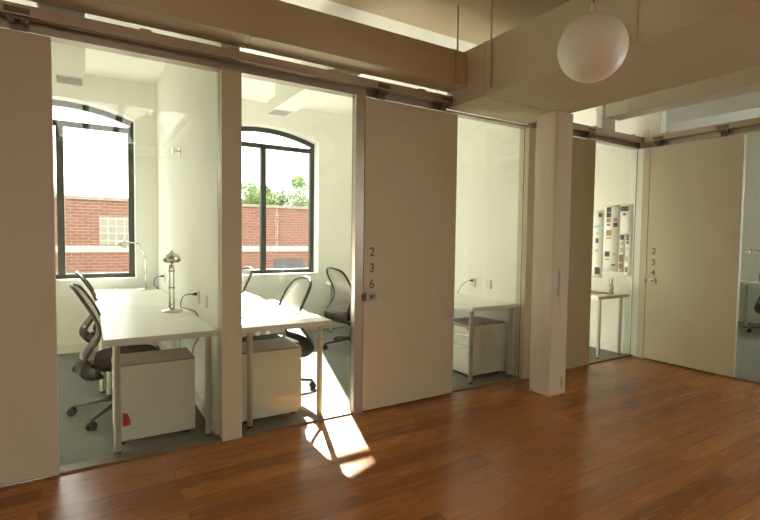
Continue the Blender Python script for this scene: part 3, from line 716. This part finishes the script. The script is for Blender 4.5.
# ------------------------------------------------------------------ prints on the wall and things on that desk
def sheet(y0, y1, z0, z1, prints, label, bend=0.01):
    y0 -= 0.045; y1 -= 0.045; z1 += 0.02
    bm = bmesh.new(); N = 8; fr = []
    for i in range(N+1):
        v = i/N; x = 0.027-bend*math.sin(v*PI*1.3)**2*(1-v)
        fr.append((bm.verts.new((x, y1, z0+(z1-z0)*v)), bm.verts.new((x-0.004*(1-v), y0, z0+(z1-z0)*v))))
    for a, b in zip(fr, fr[1:]): f = bm.faces.new((a[0], a[1], b[1], b[0])); f.smooth = True
    bk = bmesh.ops.extrude_face_region(bm, geom=list(bm.faces)); bmesh.ops.translate(bm, vec=(0.0008, 0, 0), verts=[v for v in bk['geom'] if isinstance(v, bmesh.types.BMVert)])
    for (u, v, w, h, mi) in prints:
        y = y1-(y1-y0)*u; z = z0+(z1-z0)*v; x = 0.0255-bend*math.sin(v*PI*1.3)**2*(1-v)-0.004*(1-v)*u
        box(bm, (x-0.0008, y-w/2, z-h/2), (x-0.0001, y+w/2, z+h/2), mi)
    o = build('pinned_print', bm, ['paper', 'ink_dark', 'ink_warm', 'ink_grey', 'ink_red', 'ink_blue']); tag(o, label, 'print', 'prints pinned to the wall')
sheet(0.50, 0.66, 0.90, 1.73, [(0.7, 0.93, 0.05, 0.05, 1), (0.6, 0.76, 0.13, 0.03, 5), (0.5, 0.55, 0.04, 0.06, 1), (0.6, 0.66, 0.06, 0.03, 3), (0.5, 0.4, 0.04, 0.03, 3), (0.6, 0.1, 0.07, 0.09, 1)], 'long paper sheet with a pale blue strip, leftmost of the prints')
sheet(0.29, 0.495, 0.99, 1.79, [(0.3, 0.93, 0.06, 0.06, 1), (0.3, 0.85, 0.06, 0.06, 1), (0.3, 0.77, 0.05, 0.05, 2), (0.3, 0.70, 0.04, 0.02, 1), (0.8, 0.92, 0.05, 0.05, 3), (0.75, 0.78, 0.05, 0.04, 4), (0.75, 0.70, 0.06, 0.05, 1), (0.35, 0.58, 0.07, 0.07, 2), (0.35, 0.50, 0.07, 0.015, 2), (0.3, 0.26, 0.065, 0.065, 1), (0.3, 0.18, 0.06, 0.02, 3), (0.75, 0.26, 0.04, 0.03, 3), (0.7, 0.1, 0.05, 0.02, 4)], 'tall white paper sheet with two stacked dark pictures at its top')
sheet(0.125, 0.275, 1.44, 1.79, [(0.3, 0.85, 0.10, 0.06, 1), (0.3, 0.68, 0.04, 0.03, 4), (0.8, 0.86, 0.04, 0.05, 3)], 'upper white sheet with one wide dark picture, right of the tall one')
sheet(0.215, 0.285, 0.99, 1.43, [(0.5, 0.92, 0.05, 0.06, 1), (0.5, 0.76, 0.03, 0.03, 3), (0.5, 0.58, 0.04, 0.05, 3), (0.5, 0.36, 0.05, 0.09, 4), (0.5, 0.16, 0.05, 0.07, 4)], 'narrow paper strip with reddish pictures, right of the tall sheet')
sheet(0.125, 0.205, 0.95, 1.43, [(0.3, 0.93, 0.035, 0.08, 1), (0.3, 0.8, 0.03, 0.04, 1), (0.3, 0.65, 0.02, 0.03, 3), (0.3, 0.4, 0.03, 0.06, 3), (0.3, 0.15, 0.03, 0.06, 1)], 'rightmost narrow paper strip next to the glass edge')
bm = bmesh.new(); lathe(bm, [(0, 0), (0.032, 0), (0.034, 0.095), (0.040, 0.095), (0.030, 0.004), (0, 0.004)], 20)
t = empty('pencil_cup', (-0.10, 0.25, 0.735)); tag(t, 'white cup holding reddish pens on the desk under the prints', 'cup'); build('cup', bm, 'white_plastic', t)
for k, (a, b) in enumerate(((0.01, 0.0), (-0.012, 0.01), (0.0, -0.013))):
    bm = bmesh.new(); tube(bm, [(a, b, 0.006), (a*1.6+0.005, b*1.6, 0.17+0.01*k)], 0.004, 6)
    tag(build('pen', bm, ['ink_red', 'kraft_brown', 'ink_dark'][k], None, (-0.10, 0.25, 0.735)), ['red pen in the white cup under the prints', 'brown pencil in the white cup under the prints', 'black pen in the white cup under the prints'][k], 'pen', 'pens in the cup')
bm = bmesh.new(); box(bm, (-0.40, 0.24, 0.735), (-0.17, 0.50, 0.749), bev=0.002); tag(build('notebook', bm, 'kraft_brown'), 'brown notebook on the desk under the prints', 'notebook')
bm = bmesh.new(); tube(bm, [(-0.30, 0.17, 0.744), (-0.19, 0.185, 0.744)], 0.009, 10); tube(bm, [(-0.19, 0.185, 0.744), (-0.15, 0.19, 0.744)], 0.0095, 10, 1)
tag(build('marker_pen', bm, ['yellow_plastic', 'black_plastic']), 'yellow marker with black cap at the desk edge under the prints', 'marker')
bm = bmesh.new(); box(bm, (-0.50, 0.60, 0.735), (-0.16, 0.85, 0.80), bev=0.01); tag(build('desk_tray', bm, 'white_plastic'), 'low white tray at the back of the desk under the prints', 'tray')
# monitor in the right hand office
t = empty('monitor', (3.88, 0.95, 0.735), -0.3); tag(t, 'white backed monitor peeking out behind door 234', 'monitor')
boxes('screen', [((-0.015, -0.27, 0.10), (0.015, 0.27, 0.44))], 'white_plastic', t, 0.004); boxes('stand', [((-0.01, -0.04, 0.01), (0.01, 0.04, 0.12)), ((-0.08, -0.10, 0), (0.08, 0.10, 0.01))], 'nickel', t)

# ------------------------------------------------------------------ outdoors
b = empty('brick_building', (-3, 12.3, 0)); tag(b, 'low red brick building with a pale cap outside the windows', 'building')
boxes('wall', [((-14, -0.3, -5), (16, 5, 2.30))], 'red_brick', b)
boxes('parapet_cap', [((-14.05, -0.36, 2.30), (16.05, 5.05, 2.39))], 'concrete_cap', b)
boxes('stone_band', [((-14.02, -0.335, 0.88), (16.02, -0.30, 1.06))], 'white_band', b)
boxes('glass_block_window', [((-2.2, -0.32, 1.08), (-1.1, -0.30, 1.86))], 'glass_block', b)
boxes('louvre_window', [((2.75, -0.33, 0.28), (3.75, -0.30, 0.62))], 'ink_dark', b)
tag(boxes('flat_roof', [((-20, 3.7, -0.9), (20, 11.99, -0.7))], 'gravel_roof'), 'pale flat roof below the office windows', 'roof')
def tree(loc, rad, n, label):
    t = empty('tree', loc); tag(t, label, 'tree'); rnd = random.Random(int(loc[0]*10)+5)
    bm = bmesh.new(); tube(bm, [(0, 0, 0), (0.1, 0, 3), (0, 0.1, 6.4)], [0.25, 0.2, 0.1], 10); build('trunk', bm, 'bark', t)
    cl = [(Vector((rnd.gauss(0, rad*0.62), rnd.gauss(0, rad*0.4), 7.2+rnd.gauss(0, rad*0.28)-0.0)), rnd.uniform(0.22, 0.42)*rad) for _ in range(26)]
    bm = bmesh.new()
    for i in range(n):
        c, r = rnd.choice(cl); d = Vector((rnd.gauss(0, 1), rnd.gauss(0, 1), rnd.gauss(0, 1))).normalized()*r*rnd.random()**0.35
        p = c+d; a = Vector((rnd.uniform(-1, 1), rnd.uniform(-1, 1), rnd.uniform(-1, 1))).normalized(); bb = a.orthogonal().normalized(); s = rnd.uniform(0.05, 0.10)
        vs = [bm.verts.new(p+a*s), bm.verts.new(p+bb*s*0.5), bm.verts.new(p-a*s), bm.verts.new(p-bb*s*0.5)]; bm.faces.new(vs)
    build('foliage', bm, 'leaves', t)
tree((2.55, 19.5, -4.35), 1.45, 12000, 'green tree rising above the brick building, middle office window')
tree((-8.6, 19.5, -4.4), 1.2, 6000, 'green tree at the left edge of the left office window')

# ------------------------------------------------------------------ light
SKY = 5.1
w = bpy.data.worlds.new('World'); S.world = w; w.use_nodes = True
bg = w.node_tree.nodes['Background']; bg.inputs['Color'].default_value = (1.0, 0.985, 0.935, 1); bg.inputs['Strength'].default_value = SKY
sun = bpy.data.lights.new('Sun', 'SUN'); sun.energy = 46; sun.color = (1.0, 0.94, 0.83); sun.angle = math.radians(0.6)
so = bpy.data.objects.new('Sun', sun); COL.objects.link(so)
so.rotation_euler = Vector((-0.31, -1, -0.640)).to_track_quat('-Z', 'Y').to_euler()
def portal(loc, sx, sy, direction):
    l = bpy.data.lights.new('Portal', 'AREA'); l.shape = 'RECTANGLE'; l.size = sx; l.size_y = sy; l.cycles.is_portal = True
    o = bpy.data.objects.new('Portal', l); COL.objects.link(o); o.location = loc
    o.rotation_euler = Vector(direction).to_track_quat('-Z', 'Z').to_euler()
for c, hw, mo, zb in WINS: portal((c, 3.64, (zb+2.9)/2), 2*hw, 2.9-zb, (0, -1, 0))
portal((0.13, (QY0+QY1)/2, 1.75), QY1-QY0, 1.9, (-1, 0, 0))
portal((XR+0.13, (RY0+RY1)/2, 1.72), RY1-RY0, 2.55, (-1, 0, 0))
portal((XL-0.12, (EY0+EY1)/2, (EZ0+EZ1)/2), EY1-EY0, EZ1-EZ0, (1, 0, 0))

# ------------------------------------------------------------------ camera
cam = bpy.data.cameras.new('Camera'); co = bpy.data.objects.new('Camera', cam); COL.objects.link(co); S.camera = co
F, YAW, PITCH, ROLL = 477.083, 0.5513272, -0.0465776, 0.0124196
cam.sensor_fit = 'HORIZONTAL'; cam.sensor_width = 36; cam.lens = F*36/760; cam.clip_start = 0.05
f = Vector((math.sin(YAW)*math.cos(PITCH), math.cos(YAW)*math.cos(PITCH), math.sin(PITCH)))
r = Vector((math.cos(YAW), -math.sin(YAW), 0)); u = r.cross(f); c, s = math.cos(ROLL), math.sin(ROLL)
R = c*r+s*u; U = -s*r+c*u
co.matrix_world = Matrix(((R.x, U.x, -f.x, -5.508917), (R.y, U.y, -f.y, -3.195107), (R.z, U.z, -f.z, 1.37), (0, 0, 0, 1)))

vs = S.view_settings; vs.view_transform = 'Standard'; vs.look = 'None'; vs.gamma = 1; vs.use_curve_mapping = False; vs.exposure = 0.3
S.cycles.use_denoising = True; S.cycles.max_bounces = 12; S.cycles.diffuse_bounces = 8; S.cycles.transparent_max_bounces = 16
S.cycles.sample_clamp_indirect = 8; S.cycles.caustics_reflective = False; S.cycles.caustics_refractive = False
